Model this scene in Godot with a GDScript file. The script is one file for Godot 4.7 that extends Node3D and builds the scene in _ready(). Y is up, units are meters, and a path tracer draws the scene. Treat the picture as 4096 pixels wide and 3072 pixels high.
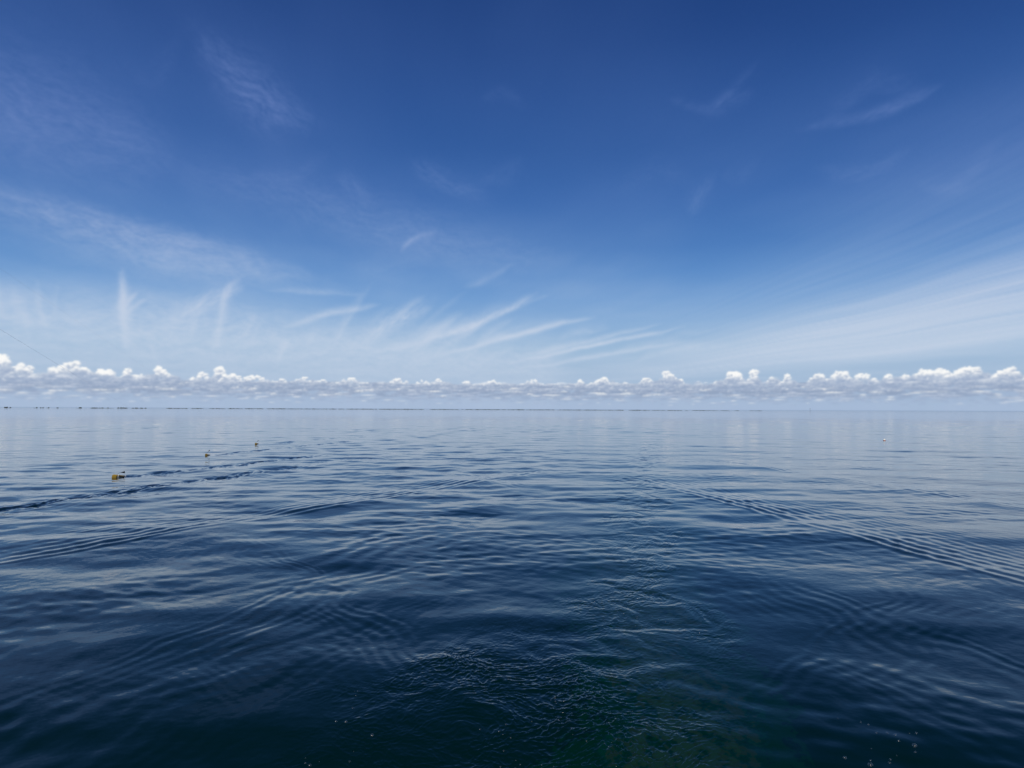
extends Node3D
# A calm lake seen from the stern of a trolling boat: wake, planer boards, far shore, cirrus and cumulus.

const EYE := 1.8                     # camera height over the water
const RAD := PI / 180.0

var rng := RandomNumberGenerator.new()

# ---------------------------------------------------------------- helpers
func noise(seed_value: int, wave_length: float, octaves := 1, kind := FastNoiseLite.TYPE_SIMPLEX_SMOOTH) -> FastNoiseLite:
	var n := FastNoiseLite.new()
	n.seed = seed_value
	n.noise_type = kind
	n.frequency = 1.0 / wave_length
	n.fractal_type = FastNoiseLite.FRACTAL_FBM if octaves > 1 else FastNoiseLite.FRACTAL_NONE
	n.fractal_octaves = octaves
	return n

func paint(albedo: Color, rough: float, metal := 0.0) -> StandardMaterial3D:
	var m := StandardMaterial3D.new()
	m.albedo_color = albedo.linear_to_srgb()
	m.roughness = rough
	m.metallic = metal
	return m

func put(called: String, mesh: Mesh, mat: Material, parent: Node = self) -> MeshInstance3D:
	var o := MeshInstance3D.new()
	o.name = called
	o.mesh = mesh
	o.material_override = mat
	parent.add_child(o, true)
	return o

func tag(o: Node, label: String, category: String, group := "") -> void:
	o.set_meta("label", label)
	o.set_meta("category", category)
	if group != "":
		o.set_meta("group", group)

func numbered(called: String, k: int) -> String:
	return called if k == 0 else "%s_%03d" % [called, k]

func quad(st: SurfaceTool, a: Vector3, b: Vector3, c: Vector3, d: Vector3) -> void:
	for v in [a, b, c, a, c, d]:
		st.add_vertex(v)

# an outline in (x, z), listed clockwise seen from above, raised from y0 to y1 with a chamfered top edge
func slab(outline: PackedVector2Array, y0: float, y1: float, chamfer: float) -> ArrayMesh:
	var st := SurfaceTool.new()
	st.begin(Mesh.PRIMITIVE_TRIANGLES)
	st.set_smooth_group(-1)
	var mid := Vector2.ZERO
	for p in outline:
		mid += p / outline.size()
	var n := outline.size()
	var inner := PackedVector2Array()
	for p in outline:
		inner.append(p + (mid - p).normalized() * chamfer * 1.4)
	for i in n:
		var a := outline[i]
		var b := outline[(i + 1) % n]
		var c := inner[(i + 1) % n]
		var d := inner[i]
		quad(st, Vector3(a.x, y0, a.y), Vector3(b.x, y0, b.y), Vector3(b.x, y1 - chamfer, b.y), Vector3(a.x, y1 - chamfer, a.y))
		quad(st, Vector3(a.x, y1 - chamfer, a.y), Vector3(b.x, y1 - chamfer, b.y), Vector3(c.x, y1, c.y), Vector3(d.x, y1, d.y))
		for tri in [[Vector3(mid.x, y1, mid.y), Vector3(d.x, y1, d.y), Vector3(c.x, y1, c.y)], [Vector3(mid.x, y0, mid.y), Vector3(b.x, y0, b.y), Vector3(a.x, y0, a.y)]]:
			for v in tri:
				st.add_vertex(v)
	st.generate_normals()
	return st.commit()

func tube(points: PackedVector3Array, radius: float, sides := 6) -> ArrayMesh:
	var st := SurfaceTool.new()
	st.begin(Mesh.PRIMITIVE_TRIANGLES)
	var rings := []
	for i in points.size():
		var t: Vector3 = (points[mini(i + 1, points.size() - 1)] - points[maxi(i - 1, 0)]).normalized()
		var a := t.cross(Vector3.UP if absf(t.y) < 0.95 else Vector3.RIGHT).normalized()
		var b := t.cross(a)
		var ring := PackedVector3Array()
		for k in sides:
			ring.append(points[i] + (a * cos(TAU * k / sides) + b * sin(TAU * k / sides)) * radius)
		rings.append(ring)
	for i in points.size() - 1:
		for k in sides:
			var m := (k + 1) % sides
			quad(st, rings[i][k], rings[i + 1][k], rings[i + 1][m], rings[i][m])
	for k in range(1, sides - 1):
		var last := points.size() - 1
		for v in [rings[0][0], rings[0][k], rings[0][k + 1], rings[last][0], rings[last][k + 1], rings[last][k]]:
			st.add_vertex(v)
	st.generate_normals()
	return st.commit()

func lathe(profile: PackedVector2Array, sides := 16) -> ArrayMesh:
	var st := SurfaceTool.new()
	st.begin(Mesh.PRIMITIVE_TRIANGLES)
	st.set_smooth_group(0)
	for i in profile.size() - 1:
		for k in sides:
			var a := TAU * k / sides
			var b := TAU * (k + 1) / sides
			var p := profile[i]
			var q := profile[i + 1]
			quad(st, Vector3(p.x * cos(a), p.y, p.x * sin(a)), Vector3(p.x * cos(b), p.y, p.x * sin(b)), Vector3(q.x * cos(b), q.y, q.x * sin(b)), Vector3(q.x * cos(a), q.y, q.x * sin(a)))
	st.index()
	st.generate_normals()
	return st.commit()

# ---------------------------------------------------------------- sky
const SKY_W := 4096
const SKY_H := 2048
# elevation in degrees, then the clear air's colour there
const AIR := [
	[0.0, 164, 185, 213], [1.5, 164, 187, 214], [3.2, 163, 188, 215], [4.8, 156, 186, 216], [6.8, 136, 173, 214], [8.8, 112, 156, 208], [10.8, 93, 140, 199],
	[12.7, 78, 125, 188], [16.5, 62, 106, 172], [20.2, 52, 93, 158], [23.8, 45, 83, 147], [27.2, 38, 73, 135], [30.4, 33, 66, 126], [40.0, 25, 52, 101], [60.0, 17, 39, 80], [90.0, 14, 33, 70]]
var air_table := PackedVector3Array()
var streaks := []
var n_veil := noise(11, 1.0, 4)
var n_fibre := noise(12, 1.0, 4)
var n_wisp := noise(13, 1.0, 5)
var n_bend := noise(14, 9.0, 2)
var sky_rows := []

func air(el: float) -> Vector3:
	for i in AIR.size() - 1:
		if el <= AIR[i + 1][0]:
			var t: float = (el - AIR[i][0]) / (AIR[i + 1][0] - AIR[i][0])
			return Vector3(lerpf(AIR[i][1], AIR[i + 1][1], t), lerpf(AIR[i][2], AIR[i + 1][2], t), lerpf(AIR[i][3], AIR[i + 1][3], t)) / 255.0
	return Vector3(14, 33, 70) / 255.0

# a streak of ice cloud: a line of (azimuth, elevation) points in degrees, half-widths above and below, opacity, and how fibrous it is
func streak(points: Array, above: float, below: float, opacity: float, fibre: float, taper := 1.0) -> void:
	var lo := Vector2(999, 999)
	var hi := -lo
	var dense := PackedVector2Array()
	for i in points.size() - 1:
		var p0: Vector2 = points[maxi(i - 1, 0)]
		var p3: Vector2 = points[mini(i + 2, points.size() - 1)]
		for k in 3:
			dense.append(points[i].cubic_interpolate(points[i + 1], p0, p3, k / 3.0))
	dense.append(points[points.size() - 1])
	for p in dense:
		lo = lo.min(p)
		hi = hi.max(p)
	var reach := maxf(above, below) * 3.0
	streaks.append({"p": dense, "lo": lo - Vector2(reach, reach), "hi": hi + Vector2(reach, reach), "a": above, "b": below, "o": opacity, "f": fibre, "t": taper, "dir": (dense[dense.size() - 1] - dense[0]).normalized()})

func cirrus_layout() -> void:
	streak([Vector2(-11.88, 4.15), Vector2(-6.99, 5.43), Vector2(-3.40, 6.57), Vector2(-0.79, 7.79), Vector2(2.03, 9.38)], 0.45, 0.26, 0.8, 0.25)
	streak([Vector2(-9.5, 5.2), Vector2(-6.2, 6.3), Vector2(-3.2, 7.2)], 0.7, 0.5, 0.3, 0.3)
	streak([Vector2(-1.19, 7.55), Vector2(0.82, 8.49), Vector2(3.04, 9.18)], 0.3, 0.2, 0.22, 0.4)
	streak([Vector2(-6.98, 4.03), Vector2(-2.99, 5.07), Vector2(0.63, 6.00), Vector2(3.65, 6.79), Vector2(6.65, 7.41)], 0.28, 0.2, 0.8, 0.15)
	streak([Vector2(-17.93, 6.30), Vector2(-14.22, 7.46), Vector2(-10.57, 8.30)], 0.32, 0.22, 0.6, 0.2)
	streak([Vector2(-0.97, 3.54), Vector2(4.05, 4.70), Vector2(8.04, 5.47), Vector2(13.68, 6.46)], 0.22, 0.16, 0.75, 0.2)
	streak([Vector2(-0.17, 3.18), Vector2(5.05, 3.99), Vector2(10.20, 4.80), Vector2(14.05, 5.48)], 0.22, 0.16, 0.55, 0.2)
	streak([Vector2(0.03, 4.15), Vector2(6.05, 5.49), Vector2(11.95, 6.85)], 0.24, 0.16, 0.5, 0.2)
	streak([Vector2(-19.24, 8.98), Vector2(-15.75, 8.97), Vector2(-11.94, 8.98)], 0.3, 0.16, 0.3, 0.3)
	streak([Vector2(-29.02, 9.42), Vector2(-28.85, 7.95), Vector2(-28.75, 6.56), Vector2(-28.66, 4.3)], 0.46, 0.3, 0.8, 0.2, 0.7)
	streak([Vector2(-28.75, 6.4), Vector2(-28.52, 7.5), Vector2(-27.75, 8.23)], 0.22, 0.18, 0.6, 0.2)
	streak([Vector2(-28.70, 6.1), Vector2(-28.15, 7.1), Vector2(-27.2, 7.74)], 0.22, 0.18, 0.55, 0.2)
	streak([Vector2(-21.2, 9.6), Vector2(-22.07, 8.71), Vector2(-22.31, 7.50), Vector2(-22.53, 4.9)], 0.38, 0.3, 0.58, 0.25, 0.7)
	streak([Vector2(-12.8, 4.4), Vector2(-9.77, 6.66), Vector2(-6.4, 8.4)], 0.9, 0.6, 0.45, 0.6)
	streak([Vector2(-9.04, 12.24), Vector2(-8.26, 13.28), Vector2(-6.07, 14.12)], 0.26, 0.24, 0.3, 0.4)
	streak([Vector2(-4.03, 9.73), Vector2(-2.02, 10.45), Vector2(0.20, 11.64)], 0.3, 0.26, 0.22, 0.3)
	streak([Vector2(22.04, 20.3), Vector2(26.94, 20.48), Vector2(29.18, 21.00), Vector2(31.4, 21.75)], 0.5, 0.34, 0.25, 0.4)
	streak([Vector2(-26.0, 5.8), Vector2(-23.43, 7.80), Vector2(-20.6, 9.25)], 0.7, 0.6, 0.45, 0.6)
	streak([Vector2(-42.0, 14.4), Vector2(-36.01, 13.7), Vector2(-31.05, 12.83), Vector2(-25.53, 12.02), Vector2(-20.36, 11.2), Vector2(-14.6, 9.9)], 1.0, 2.4, 0.42, 0.36)
	streak([Vector2(-30.0, 11.2), Vector2(-25.0, 10.4), Vector2(-17.0, 10.2)], 0.6, 0.8, 0.18, 0.7)
	streak([Vector2(-24.5, 26.2), Vector2(-21.47, 23.6), Vector2(-19.10, 22.0), Vector2(-15.6, 21.2)], 1.9, 1.6, 0.27, 0.6)
	streak([Vector2(-8.4, 19.1), Vector2(-6.10, 17.92), Vector2(-1.8, 16.4)], 1.0, 0.7, 0.13, 0.7)
	streak([Vector2(14.10, 15.01), Vector2(14.87, 16.44), Vector2(16.01, 17.98)], 0.7, 0.6, 0.12, 0.6)
	# feathers: fine fallstreaks, upright at the left, lying over towards the right
	var r := RandomNumberGenerator.new()
	r.seed = 33
	for i in 46:
		var az := r.randf_range(-38.0, 13.0)
		var lean := deg_to_rad(lerpf(100.0, 14.0, smoothstep(-36.0, 10.0, az)) + r.randfn(0.0, 5.0))
		var long := r.randf_range(2.2, 5.0) * (1.0 if az > -16.0 else 0.7)
		var foot := Vector2(az, r.randf_range(3.4, 6.2) - maxf(az, 0.0) * 0.06)
		var tip := foot + Vector2(cos(lean), sin(lean)) * long
		var curl := Vector2(cos(lean - 0.5), sin(lean - 0.5)) * long * 0.22
		streak([foot, foot.lerp(tip, 0.55), tip + curl], r.randf_range(0.2, 0.5), r.randf_range(0.15, 0.3), r.randf_range(0.12, 0.34), 0.35)
	for i in 14:
		var foot := Vector2(r.randf_range(-34.0, 30.0), r.randf_range(11.0, 24.0))
		var long := r.randf_range(3.0, 7.0)
		streak([foot, foot + Vector2(long * 0.5, r.randfn(0.0, 0.7)), foot + Vector2(long, r.randfn(0.0, 1.6))], r.randf_range(0.4, 1.0), r.randf_range(0.3, 0.9), r.randf_range(0.05, 0.11), 0.6)
	# loose veils
	streak([Vector2(-46.0, 21.0), Vector2(-36.0, 19.5), Vector2(-25.0, 17.5)], 3.6, 3.4, 0.22, 0.5)
	streak([Vector2(-26.0, 17.0), Vector2(-15.0, 15.5), Vector2(-4.0, 13.0), Vector2(4.0, 12.0)], 2.0, 1.8, 0.14, 0.6)
	streak([Vector2(-48.0, 6.0), Vector2(-34.0, 5.9), Vector2(-26.0, 5.6), Vector2(-14.0, 4.8), Vector2(2.0, 3.6)], 2.4, 3.4, 0.56, 0.28, 0.3)
	streak([Vector2(-50.0, 9.0), Vector2(-38.0, 7.8), Vector2(-33.0, 6.6)], 0.9, 1.2, 0.3, 0.4)

func ice(az: float, el: float) -> float:
	var clear := 1.0
	# the sheet of ice cloud lies high and flat, so that its fibres, which run away from the eye, gather towards the horizon
	var e := maxf(el, 2.2)
	var far := 1.0 / tan(e * RAD)
	var px := sin(az * RAD) * far
	var pz := cos(az * RAD) * far
	var fib := n_fibre.get_noise_2d(px * 2.3 + pz * 0.35, pz * 0.55)
	var veil := n_veil.get_noise_2d(px * 0.33 + 3.7, pz * 0.2)
	clear *= 1.0 - clampf(0.07 + veil * 0.22 + fib * 0.07 * (0.4 + veil), 0.0, 0.3)
	# the fan of fibres that rises towards the right
	if az > -4.0 and az < 130.0:
		var dx := az + 1.0
		var dy := el - 1.5
		var phi := atan2(dy, dx) / RAD + n_bend.get_noise_2d(az * 0.35, el * 0.35) * 0.7
		var fan := smoothstep(3.6, 6.0, phi) * (1.0 - smoothstep(7.5, 17.0, phi)) * 0.66 + smoothstep(6.0, 11.0, phi) * (1.0 - smoothstep(15.0, 32.0, phi)) * 0.2
		if fan > 0.0:
			var lines := n_fibre.get_noise_2d(phi * 1.1, dx * 0.03 + 40.0) * 0.5 + n_fibre.get_noise_2d(phi * 3.1, dx * 0.08 + 90.0) * 0.25
			clear *= 1.0 - clampf(fan * smoothstep(2.0, 26.0, dx) * (1.0 - smoothstep(70.0, 125.0, dx)) * (1.0 + lines * 0.75), 0.0, 0.8)
	if az > -60.0 and az < 60.0:
		var bend := n_bend.get_noise_2d(az * 1.7 + 70.0, el * 1.7)
		var q := Vector2(az, el) + Vector2(bend, n_bend.get_noise_2d(az * 2.3, el * 2.3 + 50.0)) * 0.16
		for s in streaks:
			if az < s.lo.x or az > s.hi.x or el < s.lo.y or el > s.hi.y:
				continue
			var pts: PackedVector2Array = s.p
			var best := 1e9
			var side := 0.0
			var along := 0.0
			var n := pts.size() - 1
			for i in n:
				var d := pts[i + 1] - pts[i]
				var t := clampf((q - pts[i]).dot(d) / d.length_squared(), 0.0, 1.0)
				var off := q - pts[i] - d * t
				var l := off.length_squared()
				if l < best:
					best = l
					side = d.cross(off)
					along = (i + t) / n
			var grow: float = lerpf(1.0, pow(sin(PI * clampf(along, 0.02, 0.98)), 0.7), s.t)
			var half: float = (s.a if side > 0.0 else s.b) * (0.35 + 0.65 * grow)
			var a: float = s.o * exp(-best / (half * half)) * grow
			if a > 0.003 and s.f > 0.0:
				var u := q.dot(s.dir)
				var v: float = s.dir.cross(q)
				var w := n_wisp.get_noise_2d(u * 0.42 + s.o * 77.0 + bend * 0.5, v * 1.25 + bend * 0.8) + 0.6 * n_wisp.get_noise_2d(u * 1.5 - v * 0.9, v * 3.6 + 30.0)
				a *= clampf(1.0 + s.f * w * 1.5, 0.0, 2.0)
			clear *= 1.0 - clampf(a, 0.0, 0.9)
	return 1.0 - clear

func sky_colour(az: float, el: float) -> Vector3:
	var base := air_table[clampi(int(el * 10.0), 0, 900)]
	var k := clampf(el * 10.0 - floorf(el * 10.0), 0.0, 1.0)
	base = base.lerp(air_table[clampi(int(el * 10.0) + 1, 0, 900)], k)
	var ice_colour := Vector3(0.775, 0.825, 0.90).lerp(Vector3(0.51, 0.58, 0.80), smoothstep(5.0, 22.0, el))
	return base.lerp(ice_colour, ice(az, el))

func sky_row(i: int) -> void:
	var job: Vector4i = sky_rows[i][0]           # row, first column, columns, image height
	var out := PackedByteArray()
	out.resize(job.z * 3)
	var el := 90.0 - (job.x + 0.5) * 180.0 / job.w
	var step := 180.0 / job.w
	var r := RandomNumberGenerator.new()
	r.seed = 7000 + i
	for k in job.z:
		var c := sky_colour((job.y + k + 0.5) * step - 180.0, el)
		var d := r.randf() - 0.5
		out[k * 3] = clampi(roundi(c.x * 255.0 + d), 0, 255)
		out[k * 3 + 1] = clampi(roundi(c.y * 255.0 + d), 0, 255)
		out[k * 3 + 2] = clampi(roundi(c.z * 255.0 + d), 0, 255)
	sky_rows[i][1] = out

func sky_part(first_row: int, rows: int, first_col: int, cols: int, height: int) -> Image:
	sky_rows = []
	for i in rows:
		sky_rows.append([Vector4i(first_row + i, first_col, cols, height), null])
	WorkerThreadPool.wait_for_group_task_completion(WorkerThreadPool.add_group_task(sky_row, rows))
	var data := PackedByteArray()
	for i in rows:
		data.append_array(sky_rows[i][1])
	return Image.create_from_data(cols, rows, false, Image.FORMAT_RGB8, data)

# azimuth, elevation of the top and width of the cumulus heads over the far shore, in degrees
const HEADS := [
	Vector3(-35.76, 3.51, 2.21), Vector3(-34.51, 2.99, 1.31), Vector3(-31.28, 3.24, 3.42), Vector3(-28.21, 2.98, 1.91), Vector3(-26.25, 3.10, 1.71), Vector3(-23.51, 2.70, 1.21),
	Vector3(-22.27, 3.16, 1.21), Vector3(-21.44, 2.66, 1.41), Vector3(-19.89, 2.54, 2.31), Vector3(-18.02, 2.42, 1.21), Vector3(-15.90, 2.50, 2.11), Vector3(-12.69, 2.47, 2.51),
	Vector3(-9.10, 2.47, 1.31), Vector3(-7.21, 2.37, 1.31), Vector3(-5.78, 2.47, 1.21), Vector3(-3.58, 2.28, 1.01), Vector3(-1.57, 2.43, 1.81), Vector3(1.65, 2.43, 2.01),
	Vector3(5.46, 2.43, 1.01), Vector3(7.64, 2.67, 2.81), Vector3(10.74, 2.78, 1.11), Vector3(12.48, 3.20, 1.51), Vector3(17.18, 3.11, 1.81), Vector3(18.75, 3.20, 0.56),
	Vector3(20.14, 2.92, 0.64), Vector3(21.16, 2.77, 0.80), Vector3(23.32, 2.98, 1.11), Vector3(24.78, 3.04, 2.01), Vector3(26.38, 2.78, 1.61), Vector3(27.97, 2.69, 0.90),
	Vector3(30.13, 3.11, 4.02), Vector3(33.20, 3.09, 3.82), Vector3(35.26, 2.98, 2.21)]
const BAND := 80                     # rows of the sky picture, up from the horizon, that hold the cumulus
var band := PackedVector3Array()
var n_edge := noise(21, 3.2, 3)

# one billow: a round knob of cloud, seen from the side; bright is how much sun its top gets
func billow(cx: float, cy: float, rx: float, ry: float, bright: float, shade: Vector3, sunny: Vector3, solid: float) -> void:
	for y in range(maxi(0, floori(cy - ry - 1)), mini(BAND, ceili(cy + ry + 2))):
		for x in range(floori(cx - rx - 1), ceili(cx + rx + 2)):
			var u := (x + 0.5 - cx) / rx
			var v := (y + 0.5 - cy) / ry
			var rough := n_edge.get_noise_2d(x, y)
			var d := sqrt(u * u + v * v) + rough * 0.3
			var cover := clampf((1.0 - d) * minf(rx, ry) * 1.5 + 0.45, 0.0, 1.0) * solid
			if cover <= 0.0:
				continue
			var up := clampf(0.5 - v * 0.55 - u * 0.12 + rough * 0.35, 0.0, 1.0)
			var lit := clampf(bright * (0.35 + 0.75 * up) + (up - 0.5) * 0.3, 0.0, 1.0)
			var at := y * SKY_W + posmod(x, SKY_W)
			band[at] = band[at].lerp(shade.lerp(sunny, lit), cover)

func cumulus(sky: Image) -> void:
	var top := SKY_H / 2 - BAND
	band.resize(SKY_W * BAND)
	for y in BAND:
		for x in SKY_W:
			var c := sky.get_pixel(x, top + y)
			band[y * SKY_W + x] = Vector3(c.r, c.g, c.b)
	var per := SKY_W / 360.0
	var r := RandomNumberGenerator.new()
	r.seed = 4
	var haze := Vector3(0.652, 0.727, 0.838)
	var shade := Vector3(0.590, 0.662, 0.778)
	var sunny := Vector3(0.985, 0.985, 0.98)
	# far sheet of flat cloud bases, seen edge on, paler towards the horizon
	for x in SKY_W:
		var edge := 2.05 * per + n_edge.get_noise_2d(x * 0.15, 500.0) * 4.0
		for y in BAND:
			var el := BAND - y - 0.5
			var k := smoothstep(0.0, 3.0, edge - el) * 0.45
			band[y * SKY_W + x] = band[y * SKY_W + x].lerp(haze.lerp(shade, smoothstep(0.4 * per, 1.3 * per, el) * 0.72), k)
	for i in 9000:
		var e := 0.38 + 1.65 * pow(r.randf(), 0.85)
		var near := smoothstep(0.3, 1.6, e)
		var w := lerpf(2.0, 6.0, near) * r.randf_range(0.5, 1.6)
		var h := lerpf(0.6, 1.15, near) * r.randf_range(0.6, 1.3)
		var b := r.randf()
		var pale := haze.lerp(Vector3(0.80, 0.83, 0.89), 0.25 + 0.75 * near)
		if b > 0.86:
			pale = pale.lerp(Vector3(0.97, 0.965, 0.955), 0.55 + 0.4 * near)
		billow(r.randf() * SKY_W, BAND - e * per, w, h, 1.3 * b - 0.2, haze.lerp(shade * 0.95, 0.25 + 0.75 * near), pale, lerpf(0.45, 0.8, near))
	# heads: first those of the photograph's stretch of horizon, then chance ones all the way round
	var heads := HEADS.duplicate()
	var az := 37.5
	while az < 322.0:
		heads.append(Vector3(az, r.randf_range(2.3, 3.3), r.randf_range(0.8, 3.4)))
		az += r.randf_range(0.9, 3.0)
	for head in heads:
		var w: float = head.z * per
		var cx: float = (head.x + 180.0) * per
		var base: float = 1.92 * per + r.randf_range(-1.2, 1.2)
		var h: float = head.y * per - base
		var lean := r.randf_range(-0.35, 0.35)
		var pieces := int(16 + w * h * 0.34)
		# back rank: sunlit knobs up to the top, in a few uneven humps
		for k in pieces:
			var t := r.randf_range(-1.0, 1.0)
			var hump := 0.6 + 0.4 * cos((t - lean) * 4.6) + n_edge.get_noise_2d(head.x * 40.0 + t * w * 0.35, 900.0) * 0.9
			var roof := h * pow(maxf(1.0 - absf(t), 0.0), 0.33) * clampf(hump, 0.4, 1.0)
			var rad := clampf(h * r.randf_range(0.07, 0.2), 0.8, 3.0)
			var yy := maxf(roof - rad * 0.8, 0.3) * (1.0 - 0.5 * r.randf() * r.randf())
			billow(cx + t * w * 0.62, BAND - base - yy, rad * r.randf_range(1.0, 1.5), rad, 0.82 + 0.4 * clampf(yy / maxf(h, 1.0), 0.0, 1.0), shade, sunny, 0.95)
		# front rank: the same cloud's lower knobs in its own shade
		for k in int(pieces * 0.5):
			var t := r.randf_range(-1.2, 1.2)
			var rad := clampf(h * r.randf_range(0.09, 0.2), 0.9, 2.8)
			var yy := h * r.randf_range(-0.2, 0.45) * (1.1 - absf(t) * 0.6)
			billow(cx + t * w * 0.55, BAND - base - yy, rad * r.randf_range(1.2, 2.0), rad, 0.08 + 0.5 * r.randf() * clampf(yy / maxf(h, 1.0) + 0.4, 0.0, 1.0), shade, sunny, 0.5)
	# low grey knobs between the heads and along the bases
	for i in 5200:
		var x := r.randf() * SKY_W
		var e := r.randf_range(1.5, 2.08) + n_edge.get_noise_2d(x * 0.12, 700.0) * 0.2
		var rad := r.randf_range(0.8, 1.9)
		var crest := smoothstep(1.85, 2.15, e) * (0.4 + r.randf())
		billow(x, BAND - e * per, rad * r.randf_range(1.2, 2.8), rad * 0.75, r.randf() * 0.5 + crest * 0.6, shade * 0.975, Vector3(0.93, 0.94, 0.96), 0.62)
	var data := PackedByteArray()
	data.resize(SKY_W * BAND * 3)
	for i in band.size():
		data[i * 3] = clampi(roundi(band[i].x * 255.0), 0, 255)
		data[i * 3 + 1] = clampi(roundi(band[i].y * 255.0), 0, 255)
		data[i * 3 + 2] = clampi(roundi(band[i].z * 255.0), 0, 255)
	sky.blit_rect(Image.create_from_data(SKY_W, BAND, false, Image.FORMAT_RGB8, data), Rect2i(0, 0, SKY_W, BAND), Vector2i(0, top))

func build_sky() -> Image:
	for i in 902:
		air_table.append(air(i / 10.0))
	cirrus_layout()
	var sky := sky_part(0, SKY_H / 4, 0, SKY_W / 2, SKY_H / 2)          # the whole upper half, coarse
	sky.resize(SKY_W, SKY_H / 2, Image.INTERPOLATE_CUBIC)
	var rows := 400
	var first := int((180.0 - 52.0) / 360.0 * SKY_W)
	var cols := int(104.0 / 360.0 * SKY_W)
	var fine := sky_part(SKY_H / 2 - rows, rows, first, cols, SKY_H)      # 35 degrees up from the horizon, fine
	sky.blit_rect(fine, Rect2i(0, 0, cols, rows), Vector2i(first, SKY_H / 2 - rows))
	cumulus(sky)
	var whole := Image.create(SKY_W, SKY_H, false, Image.FORMAT_RGB8)
	whole.fill(Color8(110, 132, 165))
	# a panorama's first column looks ahead, along -z
	whole.blit_rect(sky, Rect2i(SKY_W / 2, 0, SKY_W / 2, SKY_H / 2), Vector2i.ZERO)
	whole.blit_rect(sky, Rect2i(0, 0, SKY_W / 2, SKY_H / 2), Vector2i(SKY_W / 2, 0))
	return whole

# ---------------------------------------------------------------- water
const WAKE_TURN := 12.0 * RAD        # the boat's track runs away from the eye, this far to the right
var radii := PackedFloat32Array()
var turns := PackedFloat32Array()
var w_kx := PackedFloat32Array()
var w_kz := PackedFloat32Array()
var w_amp := PackedFloat32Array()
var w_ph := PackedFloat32Array()
var w_len := PackedFloat32Array()
var packets := []
var trails := []
var n_patch := noise(31, 7.0, 2)
var n_gust := noise(40, 26.0, 3)
var n_patch2 := noise(32, 2.2, 2)
var n_ripple := noise(33, 0.17, 2)
var n_warp := noise(34, 0.8, 2)
var n_boil := noise(35, 0.55, 2)
var n_fine := noise(36, 0.15, 3)
var n_film := noise(41, 0.062, 2)
var n_cell := noise(37, 0.5, 1, FastNoiseLite.TYPE_CELLULAR)
var n_wob := noise(38, 1.6, 2)
var n_grain := noise(39, 0.05, 3)
var rows_p := []
var rows_c := []
var rows_n := []

func packet(a: Vector2, b: Vector2, outer: float, first_length: float, last_length: float, spread: float, amp: float, lip: float) -> void:
	var d := (b - a).normalized()
	packets.append({"o": a, "d": d, "n": Vector2(-d.y, d.x) * outer, "len": a.distance_to(b), "l0": first_length, "l1": last_length, "s": spread, "a": amp, "lip": lip})

func wave_layout() -> void:
	var r := RandomNumberGenerator.new()
	r.seed = 21
	var count := 28
	for i in count:
		var l := 0.36 * pow(5.0 / 0.36, float(i) / (count - 1)) * r.randf_range(0.92, 1.08)
		var th := r.randfn(0.0, 1.0) + (0.25 if i % 3 == 0 else -0.1)
		var steep := 0.0086 * r.randf_range(0.7, 1.3) * (1.0 if l < 0.6 else 1.25 if l < 2.4 else 0.85)
		w_kx.append(sin(th) * TAU / l)
		w_kz.append(cos(th) * TAU / l)
		w_amp.append(steep * l / TAU)
		w_ph.append(r.randf() * TAU)
		w_len.append(l)
	for i in 12:
		var l := 0.16 * pow(2.6, i / 11.0)
		var th := r.randfn(0.0, 0.75)
		var steep := 0.0105 * r.randf_range(0.7, 1.3)
		w_kx.append(sin(th) * TAU / l)
		w_kz.append(cos(th) * TAU / l)
		w_amp.append(steep * l / TAU)
		w_ph.append(r.randf() * TAU)
		w_len.append(l)
	# arms of the bow waves of boards towed outside the frame: they meet behind the boat
	packet(Vector2(-7.6, -5.3), Vector2(1.6, -22.0), -1.0, 0.28, 0.10, 0.8, 0.0072, 0.015)
	packet(Vector2(5.75, -5.2), Vector2(3.2, -19.0), 1.0, 0.27, 0.10, 0.85, 0.0074, 0.014)
	packet(Vector2(10.1, -10.0), Vector2(7.4, -26.0), 1.0, 0.25, 0.1, 0.5, 0.0080, 0.012)
	packet(Vector2(-9.4, -12.4), Vector2(-3.0, -33.0), 1.0, 0.22, 0.1, 0.35, 0.0040, 0.006)
	# weaker trains that cross the smooth water beside the wake
	packet(Vector2(-5.2, -3.4), Vector2(-1.2, -12.5), 1.0, 0.4, 0.17, 1.7, 0.0042, 0.0)
	packet(Vector2(-3.2, -4.2), Vector2(-1.6, -9.5), 1.0, 0.17, 0.1, 1.2, 0.0013, 0.0)
	packet(Vector2(-0.6, -5.5), Vector2(-4.0, -10.5), -1.0, 0.13, 0.09, 1.3, 0.0012, 0.0)
	packet(Vector2(3.9, -4.0), Vector2(2.2, -11.0), -1.0, 0.2, 0.1, 1.3, 0.0012, 0.0)
	packet(Vector2(1.8, -5.0), Vector2(4.9, -8.6), 1.0, 0.15, 0.1, 1.2, 0.0010, 0.0)
	packet(Vector2(0.4, -17.0), Vector2(-3.6, -25.0), -1.0, 0.24, 0.14, 1.4, 0.0018, 0.0)
	# churned lines behind the boards
	for t in [[Vector2(-10.1, -18.7), Vector2(-6.5, -30.5), 0.2, 1.0], [Vector2(-9.3, -11.6), Vector2(-5.6, -27.0), 0.22, 1.0], [Vector2(-11.5, -27.3), Vector2(-8.2, -44.0), 0.18, 0.8], [Vector2(-12.65, -36.0), Vector2(-8.0, -56.0), 0.2, 0.8]]:
		trails.append({"o": t[0], "d": (t[1] - t[0]).normalized(), "len": t[0].distance_to(t[1]), "w": t[2], "a": t[3]})

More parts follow.
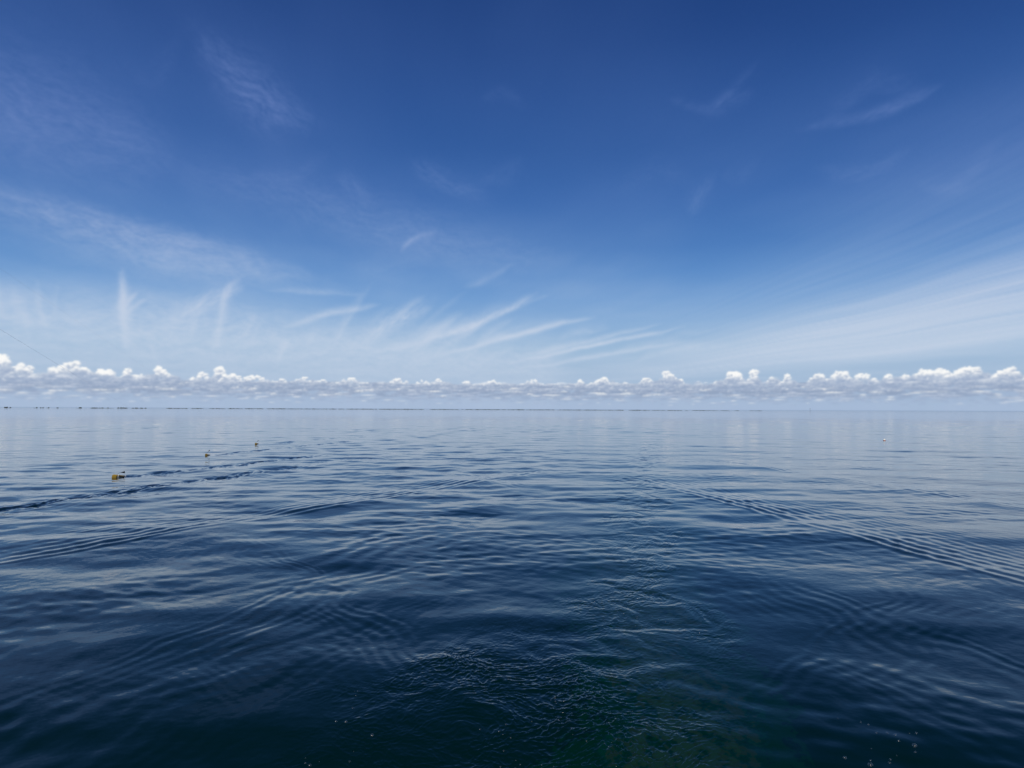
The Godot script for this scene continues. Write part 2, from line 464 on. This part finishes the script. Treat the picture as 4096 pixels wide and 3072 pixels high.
func wake_place(x: float, z: float) -> Vector2:
	# (distance behind the boat, distance to the side of its track)
	var px := x - 0.1
	var pz := z + 3.7
	return Vector2(px * sin(WAKE_TURN) - pz * cos(WAKE_TURN), px * cos(WAKE_TURN) + pz * sin(WAKE_TURN))

func wash(x: float, z: float) -> float:
	var w := wake_place(x, z)
	if w.x < -6.0 or w.x > 60.0 or absf(w.y) > 3.4:
		return 0.0
	var near := 1.0 - smoothstep(0.4, 3.4, w.x)
	var half := lerpf(0.5, 1.2, near) + 0.7 * smoothstep(12.0, 45.0, w.x)
	var mid := lerpf(strand(w.x), -0.05, near)
	var side := w.y - mid + n_wob.get_noise_2d(x * 0.8 + 9.0, z * 0.8) * lerpf(0.45, 0.7, near)
	var strength := 1.0 - 0.15 * smoothstep(3.0, 12.0, w.x) - 0.35 * smoothstep(14.0, 50.0, w.x)
	return strength * (1.0 - smoothstep(half * 0.35, half * 1.35, absf(side)))

# where, beside the track, the propeller's stream comes up
func strand(behind: float) -> float:
	return 0.72 - 0.36 * smoothstep(0.0, 4.5, behind) - 0.3 * smoothstep(4.0, 16.0, behind)

func milk(x: float, z: float) -> float:
	var w := wake_place(x, z)
	if w.x < -4.0 or w.x > 24.0:
		return 0.0
	var side := (w.y - strand(w.x) + n_wob.get_noise_2d(x * 0.9, z * 0.9 + 30.0) * 0.3) / (0.42 + 0.02 * w.x)
	return exp(-side * side) * (1.0 - smoothstep(9.0, 24.0, w.x)) * clampf(0.75 + n_fine.get_noise_2d(x * 1.3, z * 0.8) * 0.9 + n_grain.get_noise_2d(x, z) * 0.5, 0.0, 1.0)

func level(x: float, z: float, spacing: float) -> float:
	var patch := n_patch.get_noise_2d(x, z)
	var h := 0.0
	var bit := clampf(0.62 + n_patch2.get_noise_2d(x * 0.55 - 15.0, z * 0.55) * 1.2, 0.12, 1.3)
	var gain := maxf(1.0 + 0.6 * patch + 0.9 * n_gust.get_noise_2d(x, z * 0.35), 0.5)
	for i in w_len.size():
		var l := w_len[i]
		if l < spacing * 1.05:
			continue
		var a := w_amp[i] * sin(w_kx[i] * x + w_kz[i] * z + w_ph[i])
		if l < spacing * 2.0:
			a *= (l / spacing - 1.05) / 0.95
		h += a * (bit if l < 0.45 else gain if l < 2.6 else 1.0)
	# the water stands a little lower close behind the moving hull
	var out := Vector2(x, z).length()
	if out < 5.4:
		h -= 0.27 * (1.0 - smoothstep(1.0, 5.4, out))
	if spacing > 0.6:
		return h
	var churn := wash(x, z)
	var calm := 1.0 - 0.8 * churn
	# small ripples in patches
	if spacing < 0.09:
		var p2 := clampf(0.25 + n_patch2.get_noise_2d(x * 0.7 + 40.0, z * 0.7) * 1.4, 0.0, 1.0)
		h += n_ripple.get_noise_2d(x * 0.8 + z * 0.15, z) * 0.0009 * p2 * calm * clampf(2.0 - spacing / 0.045, 0.0, 1.0)
	var wob := n_wob.get_noise_2d(x * 0.6, z * 0.6) * 0.12 + n_wob.get_noise_2d(x * 2.6 + 5.0, z * 2.6) * 0.035
	for k in packets:
		var off := Vector2(x, z) - (k.o as Vector2)
		var s: float = off.dot(k.n) + wob
		var sp: float = k.s
		if k.lip == 0.0:
			s += n_wob.get_noise_2d(x * 0.9 + k.l0 * 200.0, z * 0.9) * 0.3
		if s < -0.6 or s > sp * 4.2:
			continue
		var t: float = off.dot(k.d)
		if t < -1.5 or t > k.len + 2.5:
			continue
		var env: float = smoothstep(-1.5, 0.5, t) * (1.0 - smoothstep(k.len - 3.0, k.len + 2.5, t))
		var l0: float = k.l0
		var l1: float = k.l1
		var far := sp * 3.0
		var phase: float
		var l: float = l0
		if s < 0.0:
			phase = s / l0
		elif s < far:
			l = lerpf(l0, l1, s / far)
			phase = log(l / l0) * far / (l1 - l0)
		else:
			l = l1
			phase = log(l1 / l0) * far / (l1 - l0) + (s - far) / l1
		var lod := clampf(l * 3.2 / spacing * 0.5 - 0.6, 0.0, 1.0)
		var a: float = k.a * (l / l0) * smoothstep(-l0 * 0.9, l0 * 0.35, s) * exp(-maxf(s, 0.0) / sp) * clampf(0.85 + n_patch2.get_noise_2d(x * 0.6 + l0 * 300.0, z * 0.6) * (0.9 if k.lip > 0.0 else 1.7), 0.0, 1.4)
		h += env * (a * lod * sin(TAU * (phase + t * 0.05)) + k.lip * exp(-pow((s - 0.05) / 0.42, 2.0)))
	for k in trails:
		var off := Vector2(x, z) - (k.o as Vector2)
		var t: float = off.dot(k.d)
		if t < -0.2 or t > k.len:
			continue
		var s: float = off.cross(k.d) + n_wob.get_noise_2d(x * 0.6, z * 0.6) * 0.25
		var w: float = k.w * (1.0 + t * 0.05)
		if absf(s) > w * 5.0:
			continue
		var e: float = k.a * exp(-s * s / (w * w)) * smoothstep(-0.2, 0.3, t) * (1.0 - smoothstep(k.len * 0.5, k.len, t))
		h += e * (n_boil.get_noise_2d(x * 1.6, z * 0.7) * 0.04 + n_fine.get_noise_2d(x, z * 0.6) * 0.02 - 0.03)
		h += k.a * 0.004 * sin(absf(s) / 0.2 * TAU) * exp(-absf(s) / (w * 2.0)) * (1.0 - smoothstep(k.len * 0.3, k.len, t)) * smoothstep(0.0, 1.0, t)
	if churn > 0.01:
		var wx := x + n_warp.get_noise_2d(x, z) * 0.3
		var wz := z + n_warp.get_noise_2d(x + 31.0, z - 17.0) * 0.3
		var cell := n_cell.get_noise_2d(wx, wz) + 1.0
		var seam := exp(-cell * 12.0)
		h += churn * (n_boil.get_noise_2d(wx, wz) * (0.0085 + 0.010 * smoothstep(8.0, 20.0, out)) + seam * 0.0018)
		if spacing < 0.12:
			var fx := lerpf(x, wx, 0.45)
			var fz := lerpf(z, wz, 0.45)
			var fine := 1.0 - absf(n_fine.get_noise_2d(fx + fz * 0.25, fz * 1.5)) * 2.2
			var film := 1.0 - absf(n_film.get_noise_2d(fx * 0.8 - fz * 0.2, fz * 1.2)) * 2.0
			var rest := clampf(0.75 + seam * 0.6 + n_patch2.get_noise_2d(x * 1.7, z * 1.7 + 60.0) * 1.0, 0.35, 1.4)
			h += churn * rest * (1.0 + 0.9 * (1.0 - smoothstep(3.8, 6.2, out))) * (fine * fine * 0.0036 + film * 0.0015 + n_grain.get_noise_2d(x, z) * 0.0016) * clampf(2.0 - spacing / 0.06, 0.0, 1.0)
	return h

func water_row(i: int) -> void:
	var r := radii[i]
	var spacing := maxf((radii[mini(i + 1, radii.size() - 1)] - radii[maxi(i - 1, 0)]) * 0.5, 0.004)
	var p := PackedVector3Array()
	var c := PackedColorArray()
	p.resize(turns.size())
	c.resize(turns.size())
	for j in turns.size():
		var x := r * sin(turns[j])
		var z := -r * cos(turns[j])
		p[j] = Vector3(x, level(x, z, spacing), z)
		# water stirred up by the propeller is greener and milkier, in clots
		var w := milk(x, z) if spacing < 0.6 else 0.0
		c[j] = Color(0.0009, 0.0106, 0.0088).lerp(Color(0.0072, 0.0235, 0.0180), w)
	rows_p[i] = p
	rows_c[i] = c

func water_normals(i: int) -> void:
	var out := PackedVector3Array()
	var m := turns.size()
	out.resize(m)
	var here: PackedVector3Array = rows_p[i]
	var prev: PackedVector3Array = rows_p[maxi(i - 1, 0)]
	var next: PackedVector3Array = rows_p[mini(i + 1, rows_p.size() - 1)]
	for j in m:
		var n := (next[j] - prev[j]).cross(here[(j + m - 1) % m] - here[(j + 1) % m]).normalized()
		out[j] = n if n.y > 0.0 else -n
	rows_n[i] = out

func ripple_map() -> ImageTexture:
	# tiny ripples that the mesh is too coarse for: slopes of a seamless field
	var n := noise(51, 26.0, 4)
	n.fractal_gain = 0.55
	var im := n.get_seamless_image(1024, 1024, false, false, 0.2)
	im.convert(Image.FORMAT_RF)
	im.convert(Image.FORMAT_RGBA8)
	im.bump_map_to_normal_map(9.0)
	return ImageTexture.create_from_image(im)

func build_water() -> void:
	wave_layout()
	var px := 712.5 * EYE
	for k in 14:
		radii.append(0.25 + 2.75 * k / 14.0)
	var y := px / 3.0
	while px / y < 55.0:
		radii.append(px / y)
		y -= 0.57 if px / y < 12.0 else 0.36 if px / y < 25.0 else 0.2
	while px / y < 650.0:
		radii.append(px / y)
		y -= 0.097
	var r := 650.0
	while r < 26000.0:
		radii.append(r)
		r *= 1.16
	var a := -52.0
	while a < 52.0:
		turns.append(a * RAD)
		a += 0.09
	while a < 307.9:
		turns.append(a * RAD)
		a += 2.1
	var nr := radii.size()
	var nc := turns.size()
	rows_p.resize(nr)
	rows_c.resize(nr)
	rows_n.resize(nr)
	WorkerThreadPool.wait_for_group_task_completion(WorkerThreadPool.add_group_task(water_row, nr))
	WorkerThreadPool.wait_for_group_task_completion(WorkerThreadPool.add_group_task(water_normals, nr))
	print("water %d x %d, %d ms" % [nr, nc, Time.get_ticks_msec()])
	var p := PackedVector3Array()
	var n := PackedVector3Array()
	var c := PackedColorArray()
	for i in nr:
		p.append_array(rows_p[i])
		n.append_array(rows_n[i])
		c.append_array(rows_c[i])
	var uv := PackedVector2Array()
	uv.resize(p.size())
	for i in p.size():
		uv[i] = Vector2(p[i].x, p[i].z) / 9.0
	var ix := PackedInt32Array()
	ix.resize((nr - 1) * nc * 6)
	var at := 0
	for i in nr - 1:
		for j in nc:
			var q := i * nc + j
			var q1 := i * nc + (j + 1) % nc
			ix[at] = q
			ix[at + 1] = q + nc
			ix[at + 2] = q1 + nc
			ix[at + 3] = q
			ix[at + 4] = q1 + nc
			ix[at + 5] = q1
			at += 6
	var arrays := []
	arrays.resize(Mesh.ARRAY_MAX)
	arrays[Mesh.ARRAY_VERTEX] = p
	arrays[Mesh.ARRAY_NORMAL] = n
	arrays[Mesh.ARRAY_COLOR] = c
	arrays[Mesh.ARRAY_TEX_UV] = uv
	arrays[Mesh.ARRAY_INDEX] = ix
	var mesh := ArrayMesh.new()
	mesh.add_surface_from_arrays(Mesh.PRIMITIVE_TRIANGLES, arrays)
	var m := StandardMaterial3D.new()
	m.vertex_color_use_as_albedo = true
	m.roughness = 0.03
	m.metallic_specular = 0.354                       # reflects 2 % face on, as water does
	m.normal_enabled = true
	m.normal_texture = ripple_map()
	m.normal_scale = 0.025
	var o := put("water", mesh, m)
	o.set_meta("kind", "structure")
	rows_p = []
	rows_c = []
	rows_n = []

# ---------------------------------------------------------------- things
var yellow: StandardMaterial3D
var black: StandardMaterial3D
var white: StandardMaterial3D
var steel: StandardMaterial3D

func planer_board(called: String, label: String, at: Vector2, turn: float, size: float, wire_lean: float, flag_lean: float) -> Node3D:
	var o := Node3D.new()
	o.name = called
	add_child(o)
	o.position = Vector3(at.x, level(at.x, at.y, 0.1) - 0.012, at.y)
	o.rotation = Vector3(-0.17, turn, -0.1)
	o.scale = Vector3.ONE * size
	tag(o, label, "planer board", "planer boards towed to the left of the wake")
	# nose at +z, tail at -z, the side turned to the boat at +x; the nose is cut off slantwise
	put("hull", slab(PackedVector2Array([Vector2(-0.055, 0.16), Vector2(-0.02, 0.235), Vector2(0.055, 0.13), Vector2(0.055, -0.2), Vector2(0.03, -0.235), Vector2(-0.055, -0.235)]), -0.09, 0.075, 0.006), yellow, o)
	put("top_rail", slab(PackedVector2Array([Vector2(-0.05, 0.12), Vector2(-0.02, 0.2), Vector2(0.045, 0.11), Vector2(0.045, -0.2), Vector2(-0.05, -0.225)]), 0.075, 0.097, 0.006), yellow, o)
	put("side_panel", slab(PackedVector2Array([Vector2(0.055, 0.112), Vector2(0.06, 0.108), Vector2(0.06, -0.19), Vector2(0.055, -0.19)]), -0.08, 0.07, 0.001), black, o)
	for k in 4:
		put("printed_mark", slab(PackedVector2Array([Vector2(0.06, 0.03 - k * 0.05), Vector2(0.0615, 0.03 - k * 0.05), Vector2(0.0615, -0.005 - k * 0.05 + (k % 2) * 0.012), Vector2(0.06, -0.005 - k * 0.05 + (k % 2) * 0.012)]), 0.022 + (k % 2) * 0.006, 0.036, 0.0005), white, o)
	put("line_release", tube(PackedVector3Array([Vector3(0.066, -0.07, 0.055), Vector3(0.068, 0.03, 0.066), Vector3(0.062, 0.118, 0.078)]), 0.0085), white, o)
	put("tail_clip", tube(PackedVector3Array([Vector3(0.02, 0.09, -0.225), Vector3(0.03, 0.115, -0.24), Vector3(0.055, 0.1, -0.25), Vector3(0.058, 0.06, -0.24)]), 0.007), white, o)
	var foot := Vector3(-0.01, 0.1, 0.07)
	var tip := foot + Vector3(0.02, cos(wire_lean), -sin(wire_lean)) * 0.15
	put("flag_wire", tube(PackedVector3Array([foot, foot.lerp(tip, 0.5) + Vector3(0, 0.006, 0), tip]), 0.004), steel, o)
	# the pennant widens away from the wire
	var st := SurfaceTool.new()
	st.begin(Mesh.PRIMITIVE_TRIANGLES)
	st.set_smooth_group(-1)
	var d := Vector3(0.25, cos(flag_lean), -sin(flag_lean)).normalized()
	var up := d.cross(Vector3.RIGHT).normalized()
	var thick := Vector3(0.006, 0, 0)
	var f := [tip - d * 0.01, tip + d * 0.14 - up * 0.04, tip + d * 0.155 + up * 0.032]
	quad(st, f[0] - thick, f[1] - thick, f[1] + thick, f[0] + thick)
	quad(st, f[1] - thick, f[2] - thick, f[2] + thick, f[1] + thick)
	quad(st, f[2] - thick, f[0] - thick, f[0] + thick, f[2] + thick)
	for v in [f[0] + thick, f[1] + thick, f[2] + thick, f[2] - thick, f[1] - thick, f[0] - thick]:
		st.add_vertex(v)
	st.generate_normals()
	put("flag", st.commit(), black, o)
	return o

func fishing_line(called: String, label: String, from: Vector3, to: Vector3, sag: float, thick: float) -> void:
	var pts := PackedVector3Array()
	for k in 41:
		var t := k / 40.0
		pts.append(from.lerp(to, t) - Vector3(0, sag * 4.0 * t * (1.0 - t), 0))
	tag(put(called, tube(pts, thick, 5), paint(Color(0.36, 0.4, 0.46), 0.4)), label, "fishing line")

func lumpy(seed_value: int, wide: float, high: float, st: SurfaceTool, at: Vector3) -> void:
	# a far tree crown: a ragged lump on a short stem
	var r := RandomNumberGenerator.new()
	r.seed = seed_value
	var sides := 7
	var rings := []
	for i in 5:
		var ring := PackedVector3Array()
		for k in sides:
			var a := TAU * (k + 0.5 * (i % 2)) / sides
			var rad: float = wide * [0.12, 0.42, 0.5, 0.33, 0.03][i] * r.randf_range(0.75, 1.25)
			ring.append(at + Vector3(cos(a) * rad, high * [0.0, 0.22, 0.55, 0.84, 1.0][i] * r.randf_range(0.93, 1.07), sin(a) * rad))
		rings.append(ring)
	for i in 4:
		for k in sides:
			var m := (k + 1) % sides
			quad(st, rings[i][k], rings[i][m], rings[i + 1][m], rings[i + 1][k])

func far_shore() -> void:
	var r := RandomNumberGenerator.new()
	r.seed = 77
	var leaf := paint(Color(0.07, 0.095, 0.095), 0.95)
	var earth := paint(Color(0.07, 0.075, 0.06), 0.95)
	var far := 4200.0
	var n := noise(61, 1.0, 3)
	var st := SurfaceTool.new()
	st.begin(Mesh.PRIMITIVE_TRIANGLES)
	var bank := SurfaceTool.new()
	bank.begin(Mesh.PRIMITIVE_TRIANGLES)
	var az := -26.0
	while az < 19.6:
		var thin := smoothstep(8.0, 19.0, az)
		var dense := n.get_noise_1d(az * 1.7) * 0.55 + n.get_noise_1d(az * 6.0) * 0.35
		if dense > -0.12 + thin * 0.22 + (0.12 if az < -24.0 else 0.0):
			var d := far + n.get_noise_1d(az * 0.7 + 50.0) * 300.0
			var at := Vector3(sin(az * RAD) * d, 0.15, -cos(az * RAD) * d)
			lumpy(int(az * 1000.0), r.randf_range(9.0, 16.0), r.randf_range(2.0, 3.7) * (1.0 - thin * 0.4) * (0.75 + dense), st, at)
			var side := Vector3(cos(az * RAD), 0, sin(az * RAD)) * r.randf_range(8.0, 12.0)
			var back := Vector3(sin(az * RAD), 0, -cos(az * RAD)) * 14.0
			var top := Vector3(0, r.randf_range(0.7, 1.3), 0)
			quad(bank, at - side - back, at + side - back, at + side + top, at - side + top)
			quad(bank, at - side + top, at + side + top, at + side + back, at - side + back)
		az += 0.085 * r.randf_range(0.7, 1.3)
	st.generate_normals()
	bank.generate_normals()
	var o := put("far_woods", st.commit(), leaf)
	o.set_meta("kind", "stuff")
	tag(o, "thin dark line of far trees along the horizon", "woods")
	put("far_shore", bank.commit(), earth).set_meta("kind", "structure")
	# lone clumps to the left of the woods
	var spots := [[-35.25, 9.0, 26.0, "leftmost dark clump of trees on the horizon, near the photo's left edge"], [-33.75, 6.5, 13.0, "dark tree clump on the horizon, second from the left edge"], [-33.38, 7.0, 13.0, "dark tree clump on the horizon, third from the left edge"],
		[-33.06, 4.5, 10.0, "small dark tree clump on the horizon, fourth from the left edge"], [-32.5, 4.5, 9.0, "tiny dark tree clump on the horizon, fifth from the left edge"], [-31.25, 8.5, 22.0, "dark tree clump on the horizon below the big left cumulus"],
		[-29.9, 5.5, 90.0, "long low tree clump on the horizon below the left cumulus"], [-28.65, 8.0, 40.0, "dark tree clump on the horizon above the leftmost yellow board"], [-27.6, 6.0, 60.0, "low tree clump on the horizon left of the continuous woods"]]
	for k in spots.size():
		var islet := Node3D.new()
		islet.name = numbered("tree_clump", k)
		add_child(islet)
		var a: float = spots[k][0] * RAD
		islet.position = Vector3(sin(a) * far, 0.1, -cos(a) * far)
		islet.rotation.y = -a
		tag(islet, spots[k][3], "tree clump", "tree clumps on the horizon")
		var long: float = spots[k][2]
		put("bank", slab(PackedVector2Array([Vector2(-long * 0.6, -6), Vector2(long * 0.6, -6), Vector2(long * 0.6, 6), Vector2(-long * 0.6, 6)]), -0.4, 0.8, 0.5), earth, islet)
		var crown := SurfaceTool.new()
		crown.begin(Mesh.PRIMITIVE_TRIANGLES)
		for j in maxi(2, int(long / 5.0)):
			if long > 50.0 and r.randf() < 0.3:
				continue
			lumpy(500 + k * 40 + j, r.randf_range(6.0, 9.0), spots[k][1] * r.randf_range(0.4, 0.7), crown, Vector3(r.randf_range(-0.5, 0.5) * long, 0.6, r.randf_range(-3.0, 3.0)))
		crown.generate_normals()
		put("crown", crown.commit(), leaf, islet)

func bubbles() -> void:
	var skin := StandardMaterial3D.new()
	skin.transparency = BaseMaterial3D.TRANSPARENCY_ALPHA
	skin.albedo_color = Color(0.85, 0.92, 0.95, 0.012)
	skin.roughness = 0.18
	skin.metallic_specular = 0.6
	var profile := PackedVector2Array()
	for k in 8:
		var a := k / 7.0 * PI / 2.0
		profile.append(Vector2(cos(a) if k < 7 else 0.0, sin(a) * 0.75))
	var dome := lathe(profile, 18)
	var big := [Vector3(-1.02, -4.23, 10), Vector3(-0.96, -4.22, 13), Vector3(-0.96, -4.40, 9), Vector3(-1.05, -3.80, 13), Vector3(-0.78, -4.08, 14), Vector3(-0.72, -3.73, 14), Vector3(1.77, -3.84, 14), Vector3(1.87, -3.77, 17),
		Vector3(1.89, -3.81, 8), Vector3(2.19, -3.93, 17), Vector3(2.16, -3.87, 10), Vector3(2.13, -3.98, 10), Vector3(1.98, -3.79, 10), Vector3(2.15, -4.05, 11), Vector3(2.28, -4.07, 10)]
	var names := ["leftmost of two neighbouring bubbles left of the churned wake", "round glinting bubble left of the churned wake", "pale bubble above two glinting bubbles left of the wake", "bubble near the bottom edge, left of the churned wake", "bright bubble on the left rim of the churned wake", "glinting bubble cluster head at the bottom edge, left in the churned wake", "leftmost large bubble in the group at lower right", "large glinting bubble nearest the bottom edge at lower right", "small bubble just above the large glinting one at lower right", "large glinting bubble farthest right in the lower right group", "small glinting bubble below the large rightmost one", "bubble left above the large rightmost glinting one", "flat pale bubble in the middle of the lower right group", "long pale bubble at the top of the lower right group", "topmost right bubble of the lower right group"]
	for k in big.size():
		var b: Vector3 = big[k]
		var o := put(numbered("foam_bubble", k), dome, skin)
		o.position = Vector3(b.x, level(b.x, b.y, 0.006) - 0.001, b.y)
		o.scale = Vector3.ONE * b.z * 0.0008
		tag(o, names[k], "bubble", "large bubbles on the water")
	var r := RandomNumberGenerator.new()
	r.seed = 9
	var places := [Vector2(-1.09, -3.86), Vector2(-1.08, -3.82), Vector2(-1.01, -3.83), Vector2(-0.85, -3.93), Vector2(-0.85, -3.84), Vector2(-0.98, -4.57), Vector2(-1.00, -4.63), Vector2(-0.98, -4.63), Vector2(2.24, -4.07), Vector2(2.12, -4.08),
		Vector2(2.06, -4.08), Vector2(1.95, -3.92), Vector2(2.05, -3.85), Vector2(2.00, -3.82), Vector2(1.66, -3.72), Vector2(1.71, -3.72), Vector2(1.93, -4.27), Vector2(2.04, -4.22), Vector2(2.07, -4.19), Vector2(1.53, -5.85), Vector2(1.68, -5.78)]
	for c in [Vector3(1.31, -7.26, 5), Vector3(0.95, -6.57, 9), Vector3(1.09, -6.04, 10), Vector3(1.23, -6.16, 6), Vector3(0.58, -6.75, 2), Vector3(0.85, -6.75, 3), Vector3(1.28, -7.74, 6), Vector3(1.42, -6.26, 3), Vector3(0.31, -4.38, 8), Vector3(0.08, -3.95, 7), Vector3(0.02, -3.87, 6), Vector3(-0.08, -4.06, 3), Vector3(0.38, -4.24, 4), Vector3(0.6, -3.96, 5), Vector3(-0.5, -3.67, 3), Vector3(1.3, -7.0, 6)]:
		for k in int(c.z):
			places.append(Vector2(c.x + r.randfn(0.0, 0.07), c.y + r.randfn(0.0, 0.14)))
	for k in places.size():
		var p: Vector2 = places[k]
		var o := put(numbered("tiny_bubble", k), dome, skin)
		o.position = Vector3(p.x, level(p.x, p.y, 0.006) - 0.0005, p.y)
		o.scale = Vector3.ONE * r.randf_range(0.0034, 0.007)
		tag(o, "tiny foam bubble, a speck of light on the dark water of the wake", "bubble", "tiny bubbles of the wake")

func _ready() -> void:
	# camera: a phone held 1.8 m over the water, tipped up a little and not quite level
	var cam := Camera3D.new()
	cam.name = "camera"
	add_child(cam)
	cam.position = Vector3(0, EYE, 0)
	cam.rotation = Vector3(2.06 * RAD, 0, 0.229 * RAD)
	cam.fov = 2.0 * atan(1536.0 / 2850.0) / RAD
	cam.near = 0.1
	cam.far = 60000.0
	cam.current = true
	# sky
	var env := Environment.new()
	env.background_mode = Environment.BG_SKY
	var sky := Sky.new()
	var pano := PanoramaSkyMaterial.new()
	pano.panorama = ImageTexture.create_from_image(build_sky())
	sky.sky_material = pano
	env.sky = sky
	env.tonemap_mode = Environment.TONE_MAPPER_LINEAR
	env.tonemap_exposure = 1.0
	env.sdfgi_enabled = true
	env.ssao_enabled = true
	env.ssil_enabled = true
	var we := WorldEnvironment.new()
	we.name = "environment"
	we.environment = env
	add_child(we)
	# sun: high, behind the camera
	var sun := DirectionalLight3D.new()
	sun.name = "sun"
	sun.light_energy = 1.15
	sun.light_color = Color(1.0, 0.965, 0.91)
	sun.light_angular_distance = 0.5
	sun.shadow_enabled = true
	add_child(sun)
	sun.rotation = Vector3(-54.0 * RAD, -14.0 * RAD, 0)
	print("sky done, %d ms" % Time.get_ticks_msec())
	build_water()
	print("water done, %d ms" % Time.get_ticks_msec())
	far_shore()
	yellow = paint(Color(0.41, 0.265, 0.03), 0.35)
	black = paint(Color(0.012, 0.016, 0.02), 0.4)
	white = paint(Color(0.7, 0.7, 0.66), 0.4)
	steel = paint(Color(0.1, 0.11, 0.13), 0.35, 0.6)
	planer_board("planer_board", "nearest and largest yellow planer board, its black flag leaning right", Vector2(-10.18, -18.5), -17.0 * RAD, 0.78, 1.0, 1.4)
	planer_board("planer_board_001", "middle yellow planer board with an upright black flag", Vector2(-11.53, -27.05), 2.0 * RAD, 0.72, 0.75, 0.7)
	planer_board("planer_board_002", "farthest and smallest yellow planer board with a black flag", Vector2(-12.81, -35.84), -4.0 * RAD, 0.68, 0.8, 0.75)
	fishing_line("fishing_line", "thin taut fishing line slanting down from the left edge across the sky", Vector3(-1.687, 2.23, -1.8), Vector3(-11.53, 0.1, -27.05), 0.02, 0.0003)
	fishing_line("fishing_line_001", "very faint fishing line in the sky, above and right of the other", Vector3(-1.36, 2.32, -1.36), Vector3(-12.81, 0.1, -35.84), 0.02, 0.00012)
	# red and white float out on the right
	var buoy := Node3D.new()
	buoy.name = "float_buoy"
	add_child(buoy)
	buoy.position = Vector3(22.65, level(22.65, -43.4, 0.3) + 0.035, -43.4)
	tag(buoy, "small red and white float alone on the water at right", "buoy")
	var low := PackedVector2Array()
	var high := PackedVector2Array()
	for k in 7:
		low.append(Vector2(sin(k / 6.0 * PI / 2.0) * 0.075, -cos(k / 6.0 * PI / 2.0) * 0.075))
		high.append(Vector2(cos(k / 6.0 * PI / 2.0) * 0.075, sin(k / 6.0 * PI / 2.0) * 0.075 + 0.0))
	put("lower_half", lathe(low), paint(Color(0.6, 0.02, 0.03), 0.3), buoy)
	put("upper_half", lathe(high), white, buoy)
	put("stem", tube(PackedVector3Array([Vector3(0, 0.07, 0), Vector3(0, 0.11, 0)]), 0.012), white, buoy)
	# channel marker near the horizon, right of the woods
	var pole := Node3D.new()
	pole.name = "channel_marker"
	add_child(pole)
	pole.position = Vector3(sin(22.7 * RAD) * 1600.0, -0.3, -cos(22.7 * RAD) * 1600.0)
	tag(pole, "faint thin marker post on the horizon, right of the far woods", "marker")
	put("post", tube(PackedVector3Array([Vector3(0, 0, 0), Vector3(0, 7.0, 0)]), 0.22, 8), paint(Color(0.2, 0.23, 0.25), 0.7), pole)
	put("top_board", slab(PackedVector2Array([Vector2(-0.6, -0.15), Vector2(0.6, -0.15), Vector2(0.6, 0.15), Vector2(-0.6, 0.15)]), 5.6, 6.8, 0.05), paint(Color(0.2, 0.23, 0.25), 0.7), pole)
	bubbles()
	print("all done, %d ms" % Time.get_ticks_msec())
